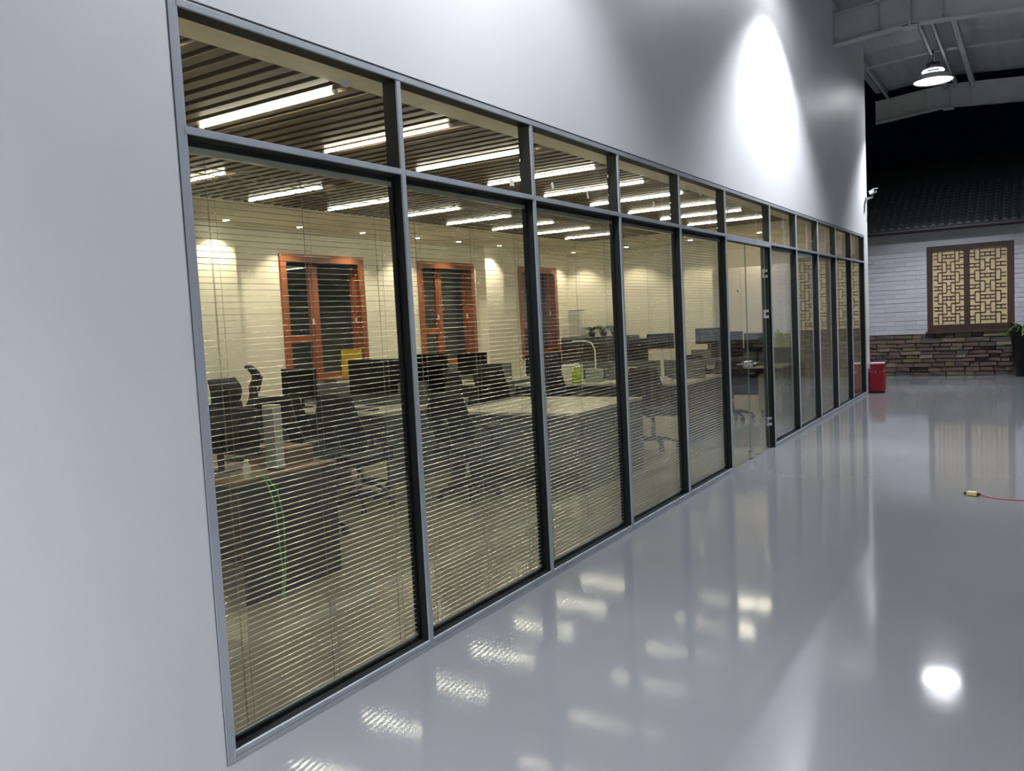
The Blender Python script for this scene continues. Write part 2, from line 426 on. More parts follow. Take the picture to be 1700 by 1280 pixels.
# ------------------------------------------------------------------ office wooden windows
def wood_window(n, y0, y1):
    yo = (y0+y1)/2; h = (y1-y0)/2
    w_ = struct(empty('window_%d' % n, (XB, yo, 0)))
    Z0, Z1 = ZW0, ZW1; c = .095
    def fr(name, boxes, m, parent=w_):
        bm = bmesh.new()
        for q in boxes: addbox(bm, *q, bev=.003)
        return finish(name, bm, m, parent)
    fr('casing', [(-.0, -h-.01, Z0-.06, .035, -h+c, Z1+.01), (-.0, h-c, Z0-.06, .035, h+.01, Z1+.01), (-.0, -h+c, Z1-c, .035, h-c, Z1+.01)], M['wood_red'])
    fr('lining', [(-.24, -h+.001, Z0+.001, 0, -h+.03, Z1-.001), (-.24, h-.03, Z0+.001, 0, h-.001, Z1-.001), (-.24, -h+.03, Z1-.03, 0, h-.03, Z1-.001)], M['wood_red'])
    fr('sill_board', [(-.24, -h+.03, Z0+.001, .06, h-.03, Z0+.035)], M['wood_red'])
    m_ = -.08*h
    fr('mullion', [(-.20, m_-.035, Z0+.035, -.13, m_+.035, Z1-.03)], M['wood_red'])
    for a, b, zz in ((-h+.03, m_-.035, 1.52), (m_+.035, h-.03, None)):
        f = .05
        bx = [(-.19, a, Z0+.04, -.14, a+f, Z1-.03), (-.19, b-f, Z0+.04, -.14, b, Z1-.03), (-.19, a+f, Z1-.03-f, -.14, b-f, Z1-.03), (-.19, a+f, Z0+.04, -.14, b-f, Z0+.04+f)]
        if zz: bx.append((-.19, a+f, zz-.05, -.14, b-f, zz+.05))
        s_ = fr('sash', bx, M['wood_red'])
        fr('pane', [(-.168, a+f, Z0+.04+f, -.162, b-f, Z1-.03-f)], M['glass'], s_)
        box('sash_handle', (-.14, (b-.03), 1.72), (-.115, b-.015, 1.80), M['white_metal'], s_)
for n_, (a, b) in enumerate(WIN): wood_window(12+n_, a, b)
# dark yard wall outside the office windows, seen through the panes
yard = struct(box('wall_yard', (-9.2, 0, 0), (-9.0, 18, 4), M['steel']))
struct(box('floor_yard', (-9.0, 0, -.12), (XB-.4, 18, -.001), M['steel']))

# ------------------------------------------------------------------ office lights
def linear_light(x0, x1, y, label):
    root = tag(empty('linear_light', ((x0+x1)/2, y, 2.985)), label, 'ceiling light', 'linear tube lights in the slatted ceiling'); h = (x1-x0)/2
    box('housing', (-h-.01, -.018, .012), (h+.01, .018, .060), M['white_metal'], root, bev=.003)
    bm = bmesh.new(); addbox(bm, -h, -.011, -.004, h, .011, .012, bev=.004); finish('diffuser', bm, M['tube'], root)
    for s in (-1, 1): box('end_cap', (min(s*h, s*(h+.02)), -.016, -.007), (max(s*h, s*(h+.02)), .016, .014), M['white_metal'], root)
ords = ['', 'first', 'second', 'third', 'fourth', 'fifth', 'sixth', 'seventh', 'eighth', 'ninth']
for i, y in enumerate(TUBE_Y):
    if i == 0: continue
    linear_light(-2.06, -.88, y, 'lit white tube light in the row close behind the glass, %s from the camera' % ords[i])
    linear_light(-4.25, -3.22, y, 'lit white tube light in the row near the back wall, %s from the camera' % ords[i])
linear_light(-2.06, -.88, TUBE_Y[0], 'lit white tube light in the row behind the glass, hidden left of the first bay')
DL = [(-5.60, 5.5), (-5.60, 6.75), (-5.60, 7.93), (-5.60, 9.14), (-5.60, 10.4), (-5.60, 11.5), (-5.60, 12.76), (-5.60, 15.6), (-4.37, 15.55), (-3.0, 15.45), (-1.65, 15.3), (-.5, 1.2), (-.5, 6.0), (-.5, 9.5)]
dn = ['beyond the left jamb', 'above the first wall pillar', 'above the left edge of the first wooden window', 'above the right edge of the first wooden window', 'just left of the second wooden window', 'above the second wooden window', 'above the second wall pillar', 'in the far left corner of the room',
      'over the dark cabinet on the end wall', 'in the middle of the end wall row', 'at the end wall, seen through the pane over the door', 'in the border above the first glazing bay', 'in the border above the fourth glazing bay', 'in the border above the glass door']
for (x, y), nm in zip(DL, dn):
    root = tag(empty('downlight', (x, y, 2.995)), 'small round lit downlight ' + nm, 'downlight', 'recessed downlights round the slatted ceiling')
    lathe('trim_ring', [(.040, .0), (.058, -.003), (.060, .005), (.042, .006)], M['white_metal'], root, 20)
    lathe('lens', [(0, -.012), (.034, -.010), (.040, -.001), (.040, .003), (0, .003)], M['down'], root, 20)
    ld = bpy.data.lights.new('downlight_lamp', 'SPOT'); ld.energy = K_DOWN*4; ld.color = WARM; ld.spot_size = R(115); ld.spot_blend = .5; ld.shadow_soft_size = .035
    lo = bpy.data.objects.new('lamp', ld); link(lo, root); lo.location = (0, 0, -.02)

# ------------------------------------------------------------------ high-bay lamps in the hall
def high_bay(x, y, label, k=1.0, z=HB_Z):
    root = tag(empty('high_bay_lamp', (x, y, z-.25)), label, 'hanging lamp', 'high bay lamps under the hall roof')
    lathe('reflector', [(.085, .165), (.17, .14), (.26, .085), (.325, .0), (.33, .0), (.27, .09), (.175, .15), (.09, .175)], M['lamp_alu'], root, 36)
    lathe('lens', [(0, .020), (.312, .020), (.306, .030), (0, .030)], M['hb_lens'], root, 36)
    lathe('heat_sink', [(0, .32), (.10, .32), (.115, .27), (.09, .17), (0, .17)], M['lamp_body'], root, 24)
    lathe('upper_ring', [(.10, .215), (.165, .205), (.185, .180), (.178, .176), (.10, .20)], M['ring_glow'], root, 24)
    tube('suspension_rod', [(0, 0, .32), (0, 0, .55)], .010, M['lamp_body'], root)
    ld = bpy.data.lights.new('high_bay_spot', 'SPOT'); ld.energy = K_HALL*k; ld.color = COOL; ld.spot_size = R(111); ld.spot_blend = .58; ld.shadow_soft_size = .11
    lo = bpy.data.objects.new('lamp', ld); link(lo, root); lo.location = (0, 0, .012)
high_bay(1.04, 16.95, 'bright round high bay lamp hanging under the far roof ridge', .95, 5.73)
high_bay(HB_X, HB_Y[1], 'round high bay lamp above the frame, lighting the tall scallop on the wall', 1.0)
high_bay(HB_X, HB_Y[2], 'round high bay lamp above the near glazing bays', .62)
high_bay(HB_X, HB_Y[3], 'round high bay lamp behind the camera', 3.6)
for y, nm in ((8.0, 'level with the fourth bay'), (1.0, 'level with the camera'), (-6.0, 'far behind the camera')): high_bay(9.0, y, 'unseen round fill lamp added over the far side of the hall, '+nm, 3.6)  # unseen lamp row, added to raise the ambient light on roof and walls


# ------------------------------------------------------------------ far courtyard building
FY = 19.96
fb = empty('courtyard_building', (0, FY, 0)); tag(fb, 'white brick building with stone base and tiled eave at the end of the hall', 'building')
def fbox(name, a, b, m, parent=fb, bev=0): return box(name, a, b, m, parent, bev)
WX0, WX1, WZ0, WZ1 = .59, 2.20, .93, 2.75
bm = bmesh.new()
addbox(bm, -3.4, .06, .9, WX0, .3, 2.66); addbox(bm, WX1, .06, .9, 12, .3, 2.66); addbox(bm, WX0, .25, .9, WX1, .3, 2.66)
finish('wall_core', bm, M['white_mortar'], fb)
bm = bmesh.new()
addbox(bm, -3.4, .03, 2.66, WX0, .3, 3.07); addbox(bm, WX1, .03, 2.66, 12, .3, 3.07); addbox(bm, WX0, .03, WZ1, WX1, .3, 3.07)
finish('plaster_band', bm, M['beam_grey'], fb)
finish('stone_core', (lambda b: (addbox(b, -3.4, .05, 0, 12, .3, .9), b)[1])(bmesh.new()), M['mortar'], fb)
# stones
protos = []
for k in range(7):
    bm = bmesh.new(); vs = addbox(bm, -.5, -.5, -.5, .5, .5, .5, bev=.06)
    for v in bm.verts: v.co += Vector((random.uniform(-.03, .03), random.uniform(-.12, .12), random.uniform(-.07, .07)))
    o = finish('stone', bm, ST[k], fb); protos.append(o)
used = set(); sz = 0; stuffbm = bmesh.new(); cnt = 0
while sz < .895:
    h = random.uniform(.075, .105)
    if .9-sz-h < .05: h = .9-sz
    x = -3.4 + random.uniform(-.2, 0)
    while x < 12:
        L_ = random.uniform(.16, .46)*(1.0 if random.random() < .8 else .7)
        d_ = random.uniform(.07, .12)
        if -2.6 < x < 3.6:
            k = random.randrange(7)
            if k not in used: o = protos[k]; used.add(k)
            else: o = inst(protos[k], 'stone', fb, (0, 0, 0))
            o.location = (x+L_/2, .05-d_/2+.03, sz+h/2); o.scale = (L_-.012, d_, h-.010); o.rotation_euler = (0, random.uniform(-.02, .02), random.uniform(-.03, .03)); cnt += 1
        else:
            addbox(stuffbm, x+.006, .08-d_, sz+.005, x+L_-.006, .07, sz+h-.005, mi=random.randrange(7))
        x += L_
    sz += h
o = finish('far_stones', stuffbm, ST, fb); o['kind'] = 'stuff'
# white bricks
bpro = []
for k in range(3):
    bm = bmesh.new(); addbox(bm, -.5, -.5, -.5, .5, .5, .5, bev=.015); bpro.append(finish('brick', bm, WB[k], fb))
used = set(); bb = bmesh.new(); nb = 0
CH = (2.66-.9)/18
for r_ in range(18):
    x = -3.4 - (.21 if r_ % 2 else 0)
    while x < 12:
        x1 = x+.42; a, b = x+.0006, x1-.0006
        for lo, hi in ((-9, WX0), (WX1, 99)):
            a2, b2 = max(a, lo), min(b, hi)
            if b2-a2 > .03:
                zc = .9+CH*(r_+.5)
                if -1.2 < a2 < 3.3 and nb < 290:
                    k = random.randrange(3)
                    if k not in used: o = bpro[k]; used.add(k)
                    else: o = inst(bpro[k], 'brick', fb, (0, 0, 0))
                    o.location = ((a2+b2)/2, .045+random.uniform(-.004, .004), zc+random.uniform(-.002, .002)); o.scale = (b2-a2, .05, CH-.006)
                    o.rotation_euler = (random.uniform(-.05, .02), random.uniform(-.006, .006), 0); nb += 1
                else: addbox(bb, a2, .02, zc-CH/2+.005, b2, .065, zc+CH/2-.005, mi=random.randrange(3))
        x = x1
o = finish('far_bricks', bb, WB, fb); o['kind'] = 'stuff'
# lattice window
lw = fbox('window_frame', (WX0, .045, WZ0+.0), (WX0+.10, .12, WZ1), M['lattice_wood'])
bm = bmesh.new()
for q in ((WX1-.13, .045, WZ0, WX1, .12, WZ1), (WX0+.10, .045, WZ1-.10, WX1-.13, .12, WZ1), (WX0+.10, .045, WZ0, WX1-.13, .12, WZ0+.15), (1.285, .05, WZ0+.15, 1.395, .12, WZ1-.10)): addbox(bm, *q)
finish('window_frame', bm, M['lattice_wood'], fb)
fbox('sill_ledge', (WX0-.03, -.06, WZ0-.03), (WX1+.03, .2, WZ0+.015), M['lattice_wood'], bev=.004)
def lattice(x0, x1, z0, z1):
    W_ = x1-x0; u = W_/8; t = .019
    fbox('window_backing', (x0-.02, .085, z0-.02), (x1+.02, .11, z1+.02), M['paper'])
    bm = bmesh.new()
    def hb(a, b, z): addbox(bm, x0+a*u, .074, z-t/2, x0+b*u, .0848, z+t/2)
    def vb(a, za, zb): addbox(bm, x0+a*u-t/2, .072, za, x0+a*u+t/2, .0845, zb)
    H = z1-z0; n = 7; hp = H/n; c = 8/7
    for k in range(n):
        top = z1-k*hp; bot = top-hp; t1, t2 = top-hp/3, top-2*hp/3
        if k: hb(c, 3*c, top); hb(4*c, 6*c, top)
        if k % 2 == 0:
            for q in (1, 2, 5, 6): vb(q*c, bot, top)
            for zz in (t1, t2): hb(2*c, 5*c, zz); hb(0, c, zz); hb(6*c, 8, zz)
            vb(3*c, t2, t1); vb(4*c, t2, t1)
        else:
            for q in (2, 3, 4, 5): vb(q*c, bot, top)
            for zz in (t1, t2): hb(3*c, 4*c, zz); hb(0, 2*c, zz); hb(5*c, 8, zz)
            vb(c, t2, t1); vb(6*c, t2, t1)
    finish('lattice', bm, M['lattice_wood'], fb)
lattice(WX0+.13, 1.285, WZ0+.16, WZ1-.12); lattice(1.395, WX1-.15, WZ0+.16, WZ1-.12)
# eave and tiles
bm = bmesh.new()
addbox(bm, -3.4, -.20, 3.07, 12, .3, 3.10); addbox(bm, -3.4, -.22, 3.085, 12, -.18, 3.15)
finish('eave_board', bm, M['eave'], fb)
sl = R(27)
bm = bmesh.new(); v = [bm.verts.new(c) for c in ((-3.4, -.23, 3.14), (12, -.23, 3.14), (12, 3.2, 3.14+3.65*math.tan(sl)), (-3.4, 3.2, 3.14+3.65*math.tan(sl)), (-3.4, -.23, 3.10), (12, -.23, 3.10), (12, 3.2, 3.10), (-3.4, 3.2, 3.10))]
for q in ((0, 1, 2, 3), (7, 6, 5, 4), (0, 4, 5, 1), (1, 5, 6, 2), (2, 6, 7, 3), (3, 7, 4, 0)): bm.faces.new([v[i] for i in q])
finish('roof_base', bm, M['tile'], fb)
bm = bmesh.new(); nseg = 24; dl = .17
for k in range(nseg):
    for e, rr in ((0, .052), (1, .046)):
        ring = []
    y0 = -.25+k*.155; y1 = y0+.165
    z0 = 3.15+(k*.155)*math.tan(sl); z1 = 3.15+(k*.155+.165)*math.tan(sl)
    A = [bm.verts.new((.052*math.cos(math.pi*j/6), y0, z0+.052*math.sin(math.pi*j/6))) for j in range(7)]
    B = [bm.verts.new((.042*math.cos(math.pi*j/6), y1, z1+.042*math.sin(math.pi*j/6))) for j in range(7)]
    for j in range(6): bm.faces.new((A[j], A[j+1], B[j+1], B[j]))
    bm.faces.new(A)
tr_ = finish('tile_row', bm, M['tile'], fb, smooth=False); tr_.location = (-3.3, 0, 0)
x = -3.3+.162
while x < 12: inst(tr_, 'tile_row', fb, (x, 0, 0)); x += .162
# ground kerb is the hall floor itself; dark yard ground beyond is never seen

# ------------------------------------------------------------------ red box, planter, CCTV, plug
rb = tag(empty('extinguisher_box', (.135, 16.22, 0)), 'red metal extinguisher box standing at the far end of the glazing by the wall corner', 'box')
bm = bmesh.new(); addbox(bm, -.125, -.10, .02, .135, .10, .40, bev=.03); finish('body', bm, M['red'], rb, smooth=False)
bm = bmesh.new(); addbox(bm, -.105, -.085, .38, .115, .085, .525, bev=.012); finish('upper_case', bm, M['red'], rb)
bm = bmesh.new(); addbox(bm, -.115, -.095, .522, .125, .095, .545, bev=.006); finish('lid', bm, M['pink_lid'], rb)
box('base', (-.11, -.085, 0), (.12, .085, .022), M['black_plastic'], rb)
box('latch', (-.02, -.108, .36), (.02, -.098, .40), M['chrome'], rb)

def leaf_bm(bm, base, az, length, width, droop, seg=5):
    d = Vector((math.cos(az), math.sin(az), 0)); s = Vector((-math.sin(az), math.cos(az), 0)); prev = None
    for k in range(seg+1):
        t = k/seg; w_ = width*math.sin(math.pi*min(1, .12+t*.88))
        p = Vector(base) + d*length*t*(1-.25*droop*t) + Vector((0, 0, length*(1.0*t-(.45+droop)*t*t)))
        cur = (bm.verts.new(p-s*w_/2), bm.verts.new(p+Vector((0, 0, -w_*.12))), bm.verts.new(p+s*w_/2))
        if prev:
            bm.faces.new((prev[0], cur[0], cur[1], prev[1])); bm.faces.new((prev[1], cur[1], cur[2], prev[2]))
        prev = cur
def plant(name, loc, pot, label, n, L, W, leafmat, potm, group=None, base_r=.03):
    root = tag(empty(name, loc), label, 'plant', group)
    r0, r1, h = pot
    lathe('pot', [(0, 0), (r0, 0), (r1, h*.96), (r1*1.05, h*.96), (r1*1.05, h), (r1*.93, h), (r1*.90, h*.93), (0, h*.93)], potm, root, 20)
    lathe('soil', [(0, h*.94), (r1*.88, h*.935)], M['soil'], root, 16)
    bm = bmesh.new(); proto = None
    for k in range(n):
        az = k*2.4+random.uniform(-.3, .3); l = L*random.uniform(.6, 1.1)
        leaf_bm(bm, (base_r*math.cos(az), base_r*math.sin(az), h*.93+random.uniform(0, L*.25)), az, l, W*random.uniform(.8, 1.2), random.uniform(.1, .7))
    o = finish('foliage', bm, leafmat, root, smooth=True); o['kind'] = 'stuff'
    tube('stem', [(0, 0, h*.9), (0, 0, h+L*.3)], .008, leafmat, root)
    return root
plant('potted_plant', (2.40, 19.60, 0), (.19, .27, .86), 'leafy green plant in a tall black pot at the right edge', 70, .50, .055, M['leaf'], M['pot_black'], base_r=.10)

cc = tag(empty('security_camera', (.0, 16.22, 3.46)), 'white security camera on an arm at the top of the wall corner', 'camera')
bm = bmesh.new(); addbox(bm, .001, -.035, -.05, .014, .035, .05, bev=.004); finish('mounting_plate', bm, M['white_metal'], cc)
tube('arm', [(.012, 0, 0), (.05, -.01, .02), (.115, -.02, .035), (.12, -.02, .09)], .017, M['white_metal'], cc)
bm = bmesh.new(); addbox(bm, -.035, -.06, -.03, .035, .06, .03, bev=.012); addbox(bm, -.04, -.085, .026, .04, .065, .036, bev=.004)
o = finish('housing', bm, M['white_metal'], cc); o.location = (.125, -.02, .125); o.rotation_euler = (R(-14), 0, R(50))
lathe('lens', [(0, 0), (.02, 0), (.022, .012), (0, .012)], M['black_plastic'], o, 16).matrix_local = Matrix.Translation((0, -.062, 0)) @ Matrix.Rotation(R(90), 4, 'X')
tube('cable', [(.006, .0, -.05), (.006, .004, -.40)], .004, M['white_metal'], cc)

pg = tag(empty('extension_cable', (2.117, 7.645, 0)), 'red cable with a yellowish plug lying on the grey floor at right', 'cable')
bm = bmesh.new(); addbox(bm, -.035, -.025, .002, .045, .025, .036, bev=.008); o = finish('plug', bm, M['brass'], pg); o.rotation_euler = (0, 0, R(-15))
bm = bmesh.new(); addbox(bm, -.055, -.014, .006, -.034, .014, .028, bev=.004); addbox(bm, .044, -.012, .008, .065, .012, .028, bev=.004); o2 = finish('plug_end', bm, M['black_plastic'], pg); o2.rotation_euler = (0, 0, R(-15))
tube('cord', [(.06, -.012, .016), (.13, -.045, .006), (.22, -.085, .005), (.34, -.09, .005), (.55, -.06, .005), (.9, .05, .005), (1.6, .1, .005), (2.6, -.25, .005)], .0042, M['red_cable'], pg)

# ------------------------------------------------------------------ office furniture
def desk(x0, y0, x1, y1, top, panel, label, n_side=2, group='office desks', end=True, pair=False):
    root = tag(empty('desk', ((x0+x1)/2, (y0+y1)/2, 0)), label, 'desk', group)
    w_, d_ = (x1-x0)/2, (y1-y0)/2
    bm = bmesh.new(); addbox(bm, -w_, -d_, .722, w_, d_, .75, bev=.003); finish('top', bm, top, root)
    for sx in (-1, 1):
        if end: box('end_panel', (min(sx*w_, sx*(w_-.03)), -d_+.02, 0), (max(sx*w_, sx*(w_-.03)), d_-.02, .722), panel, root, bev=.003)
        else:
            for sy in (-1, 1):
                box('leg', (sx*(w_-.05)-.025, sy*(d_-.05)-.025, 0), (sx*(w_-.05)+.025, sy*(d_-.05)+.025, .722), M['white_metal'], root, bev=.004)
    yy = 0 if pair else -d_+.06
    box('modesty_panel', (-w_+.05, yy-.01, .25), (w_-.05, yy+.01, .71), panel, root)
    if pair:
        box('screen_divider', (-w_+.02, -.012, .752), (w_-.02, .012, 1.0), M['grey_panel'], root, bev=.003)
    bm = bmesh.new(); addlathe(bm, [(0, .7515), (.034, .7515), (.034, .7535), (0, .7535)], 16, (w_-.25, d_*.5, 0)); finish('cable_grommet', bm, M['black_plastic'], root)
    return root
def monitor(x, y, z, rz, label, w=.54, h=.33, bm_mat='black_plastic', stand='black_plastic', lift=.10, group='computer monitors on the desks'):
    """screen faces local -y"""
    root = tag(empty('monitor', (x, y, z), R(rz)), label, 'monitor', group)
    bm = bmesh.new(); addbox(bm, -w/2, -.012, lift, w/2, .012, lift+h, bev=.004); addbox(bm, -w*.3, .010, lift+h*.2, w*.3, .035, lift+h*.8, bev=.008); finish('casing', bm, M[bm_mat], root)
    box('screen', (-w/2+.010, -.0145, lift+.018), (w/2-.010, -.0125, lift+h-.010), M['screen'], root)
    bm = bmesh.new(); addbox(bm, -.022, .03, .012, .022, .05, lift+h*.55, bev=.004); addbox(bm, -.11, -.07, 0, .11, .10, .012, bev=.004); finish('stand', bm, M[stand], root)
    return root
def chair(x, y, rz, label, head=False, fab='black_fabric', frame='black_plastic', top=1.0, lumbar=None, group='swivel chairs in the office'):
    """sitter faces local +y, back at -y"""
    root = tag(empty('office_chair', (x, y, 0), R(rz)), label, 'chair', group)
    bm = bmesh.new(); addbox(bm, -.245, -.23, .42, .245, .25, .50, bev=.035); finish('seat', bm, M[fab], root)
    zb0, zb1 = .54, top
    def bk(u, v):
        hw = .17+.055*math.sin(math.pi*min(1, v*.9+.15)) ; t = v
        return Vector(((u-.5)*2*hw, -.235-.05*math.sin(math.pi*t)*0 - .10*t*t - .03*math.cos((u-.5)*math.pi)*1.0 + .035*math.cos(math.pi*2*(t-.15)), zb0+(zb1-zb0)*t))
    bo = grid_sheet('backrest', bk, 8, 8, .03, M[fab], root)
    if lumbar:
        def lb(u, v): return bk(.2+.6*u, .18+.42*v)+Vector((0, -.034, 0))
        grid_sheet('lumbar_pad', lb, 6, 5, .012, M[lumbar], bo)
    tube('back_bar', [(0, -.05, .40), (0, -.24, .42), (0, -.30, .55), (0, -.34, (zb0+zb1)/2)], .022, M[frame], root)
    if head:
        def hd(u, v): return Vector(((u-.5)*2*(.145+.02*math.sin(math.pi*v)), -.36+.05*math.cos((u-.5)*math.pi)*-1 + .09*(v-.4)**2*3, top-.01+.25*v))
        grid_sheet('headrest', hd, 6, 6, .035, M[fab], root)
        tube('headrest_stem', [(0, -.36, top-.1), (0, -.42, top+.10)], .014, M[frame], root)
    for s in (-1, 1):
        bm = bmesh.new(); addtube(bm, [(s*.24, -.02, .44), (s*.29, -.02, .47), (s*.29, -.01, .66)], .014)
        addbox(bm, s*.29-.035, -.12, .655, s*.29+.035, .13, .685, bev=.010); finish('armrest', bm, M[frame], root)
    tube('gas_column', [(0, 0, .10), (0, 0, .42)], [.028, .022], M['chrome'], root)
    bm = bmesh.new()
    for k in range(5):
        a = k*2*math.pi/5+.3; addtube(bm, [(0, 0, .125), (.16*math.cos(a), .16*math.sin(a), .115), (.29*math.cos(a), .29*math.sin(a), .075)], [.03, .022, .015], 6)
    finish('star_base', bm, M['chrome'] if frame == 'chrome_base' else M['lamp_alu'] if head else M[frame], root)
    for k in range(5):
        a = k*2*math.pi/5+.3; bm = bmesh.new(); cx, cy = .29*math.cos(a), .29*math.sin(a)
        for s in (-1, 1):
            dx, dy = -math.sin(a)*.014*s, math.cos(a)*.014*s
            addtube(bm, [(cx+dx*.4, cy+dy*.4, .03), (cx+dx*1.6, cy+dy*1.6, .03)], .03, 12)
        addtube(bm, [(cx, cy, .045), (cx, cy, .085)], .008, 6)
        finish('castor', bm, M['black_plastic'], root)
    return root

# desk rows behind the glass
desk(-4.6, 3.20, -1.38, 4.02, M['wood_desk'], M['dark_panel'], 'long brown desk with a dark end panel nearest the first glazing bay')
desk(-5.0, 6.45, -3.06, 7.95, M['white_desk'], M['grey_panel'], 'pale double desk with the yellow folder, in front of the first wooden window', pair=True)
desk(-2.45, 6.68, -.96, 8.15, M['white_desk'], M['grey_panel'], 'bare pale double desk behind the third glazing bay', end=True)
desk(-3.55, 9.75, -1.05, 11.2, M['white_desk'], M['dark_panel'], 'pale desk with papers and plants behind the fourth glazing bay', pair=True)
desk(-5.6, 9.9, -4.1, 11.3, M['white_desk'], M['grey_panel'], 'pale desk under the second wooden window', pair=True)
desk(-2.3, 12.6, -.62, 14.0, M['white_desk'], M['dark_panel'], 'desk with two black monitors seen through the glass door', pair=True)
# monitors
monitor(-1.87, 3.52, .75, 184, 'wide black monitor seen from behind on the near brown desk', .60, .30, lift=.10)
monitor(-2.62, 3.52, .75, 176, 'black monitor on the near brown desk, partly behind the left jamb', .56, .32)
monitor(-4.62, 6.80, .75, -6, 'glossy black monitor beside the mesh chair in front of the wooden window', .62, .35, lift=.10)
monitor(-3.78, 7.16, .75, 8, 'wide black monitor right of the yellow folder', .70, .40, lift=.12)
monitor(-3.28, 7.50, .75, -10, 'black monitor at the right end of the folder desk', .52, .33, lift=.11)
monitor(-5.3, 10.2, .75, 5, 'black monitor below the second wooden window, left one', .56, .34)
monitor(-4.55, 10.2, .75, -5, 'black monitor below the second wooden window, right one', .56, .34)
monitor(-3.2, 9.98, .75, 6, 'black monitor at the left end of the paper strewn desk', .54, .32)
monitor(-2.35, 11.0, .75, 182, 'black monitor standing behind the leafy plants', .54, .32, lift=.22)
monitor(-1.60, 10.30, .75, 5, 'black monitor on a tall white stand behind the fourth bay', .37, .20, 'black_plastic', 'white_metal', .41)
monitor(-2.0, 13.35, .75, 4, 'black monitor standing in the fifth bay, left of the door', .42, .26, lift=.34)
monitor(-1.50, 12.75, .75, 3, 'left black monitor seen through the glass door', .50, .40, lift=.14)
monitor(-1.10, 12.95, .75, -4, 'right black monitor seen through the glass door', .38, .30, lift=.20)
# chairs
chair(-2.34, 4.66, 4, 'high backed black mesh chair with grey lumbar pad behind the near brown desk', top=1.14, lumbar='grey_fabric')
chair(-4.58, 5.56, 75, 'black headrest chair on the left, seen above the near monitor', head=True, top=.96)
chair(-5.48, 6.47, 150, 'black headrest chair turned sideways, right of the other headrest chair', head=True, top=1.02)
chair(-4.0, 8.6, 190, 'low black mesh chair beyond the yellow folder desk', top=1.0, lumbar='grey_fabric')
chair(-2.62, 5.55, 12, 'black chair behind the second bay, in front of the bare desk', top=1.05)
chair(-3.05, 6.05, -20, 'black chair at the right end of the folder desk', top=1.02)
chair(-1.95, 6.30, 5, 'dark chair pushed up to the bare pale desk', top=1.0)
chair(-3.85, 6.0, 25, 'black mesh chair in front of the folder desk', top=1.0, lumbar='grey_fabric')
chair(-2.55, 9.3, -8, 'navy blue high backed chair left of the green bottle', fab='navy_fabric', top=1.22)
chair(-3.3, 9.0, 10, 'black chair behind the second bay near the paper desk', top=1.10)
chair(-1.35, 9.35, 5, 'dark chair in front of the paper strewn desk', top=1.0)
chair(-1.7, 12.1, -5, 'dark chair behind the fifth bay', top=1.0)
chair(-1.25, 12.15, 10, 'dark swivel chair seen through the glass door', top=.90)
chair(-4.9, 9.2, 0, 'black chair in front of the second wooden window', top=1.0)
# things on the desks
def thing_box(name, a, b, m, label, cat, bev=.004, group=None):
    cx, cy = (a[0]+b[0])/2, (a[1]+b[1])/2
    bm = bmesh.new(); addbox(bm, a[0]-cx, a[1]-cy, 0, b[0]-cx, b[1]-cy, b[2]-a[2], bev=bev)
    return tag(finish(name, bm, m, None, loc=(cx, cy, a[2])), label, cat, group)
pc = tag(empty('file_holder', (-1.52, 3.62, .75)), 'slim white upright file holder at the end of the near brown desk', 'file holder')
bm = bmesh.new(); addbox(bm, -.055, -.03, .01, .055, .03, .415, bev=.006); finish('case', bm, M['white_metal'], pc)
box('front_panel', (-.045, -.036, .03), (.045, -.0305, .40), M['grey_light'], pc)
for s in (-.035, .035): box('foot', (s-.012, -.03, 0), (s+.012, .03, .012), M['black_plastic'], pc)
bt = tag(empty('bottle', (-1.457, 3.34, .75)), 'small white bottle on the near brown desk', 'bottle')
lathe('body', [(0, 0), (.022, 0), (.023, .005), (.023, .075), (.016, .09), (.012, .095), (0, .095)], M['white_metal'], bt, 16)
lathe('cap', [(0, .095), (.013, .095), (.013, .115), (0, .116)], M['paperwhite'], bt, 16)
thing_box('cardboard_box', (-1.98, 3.76, .75), (-1.55, 3.98, .86), M['wood_desk'], 'low brown box at the back of the near desk', 'box')
yf = tag(empty('yellow_folder', (-4.20, 7.80, .752)), 'bright yellow folder standing on the desk below the wooden window', 'folder')
bm = bmesh.new(); addbox(bm, -.125, -.02, 0, .125, -.017, .33); addbox(bm, -.125, .017, 0, .125, .02, .33); addbox(bm, -.128, -.02, 0, -.123, .02, .33); finish('cover', bm, M['yellow'], yf)
box('spine', (-.131, -.022, .0), (-.128, .022, .33), M['yellow'], yf)
box('pages', (-.12, -.014, .005), (.115, .014, .32), M['paperwhite'], yf)
yf.location = (-3.98, 7.22, .752); yf.scale = (1, 1, 1); 
yf.location.z = .752; yf.rotation_euler = (0, 0, R(12))
# raise the folder on a shelf
sh = tag(empty('desk_shelf', (-4.28, 7.35, .752)), 'small brown monitor shelf carrying the yellow folder', 'shelf')
box('shelf_board', (-.42, -.11, .28), (.42, .11, .30), M['wood_desk'], sh, bev=.002)
for s in (-.40, .38): box('side', (s, -.10, 0), (s+.02, .10, .28), M['wood_desk'], sh)
yf.location = (-4.29, 7.35, 1.053)
for i, (x, y, z) in enumerate(((-2.07, 6.42, .86),)):
    pass
def bottle(x, y, z, m, h, r, label, capm='paperwhite'):
    t = tag(empty('bottle', (x, y, z)), label, 'bottle')
    lathe('body', [(0, 0), (r, 0), (r*1.02, h*.05), (r*1.02, h*.6), (r*.5, h*.8), (r*.42, h*.86), (0, h*.86)], M[m], t, 18)
    lathe('cap', [(0, h*.86), (r*.45, h*.86), (r*.45, h), (0, h)], M[capm], t, 16)
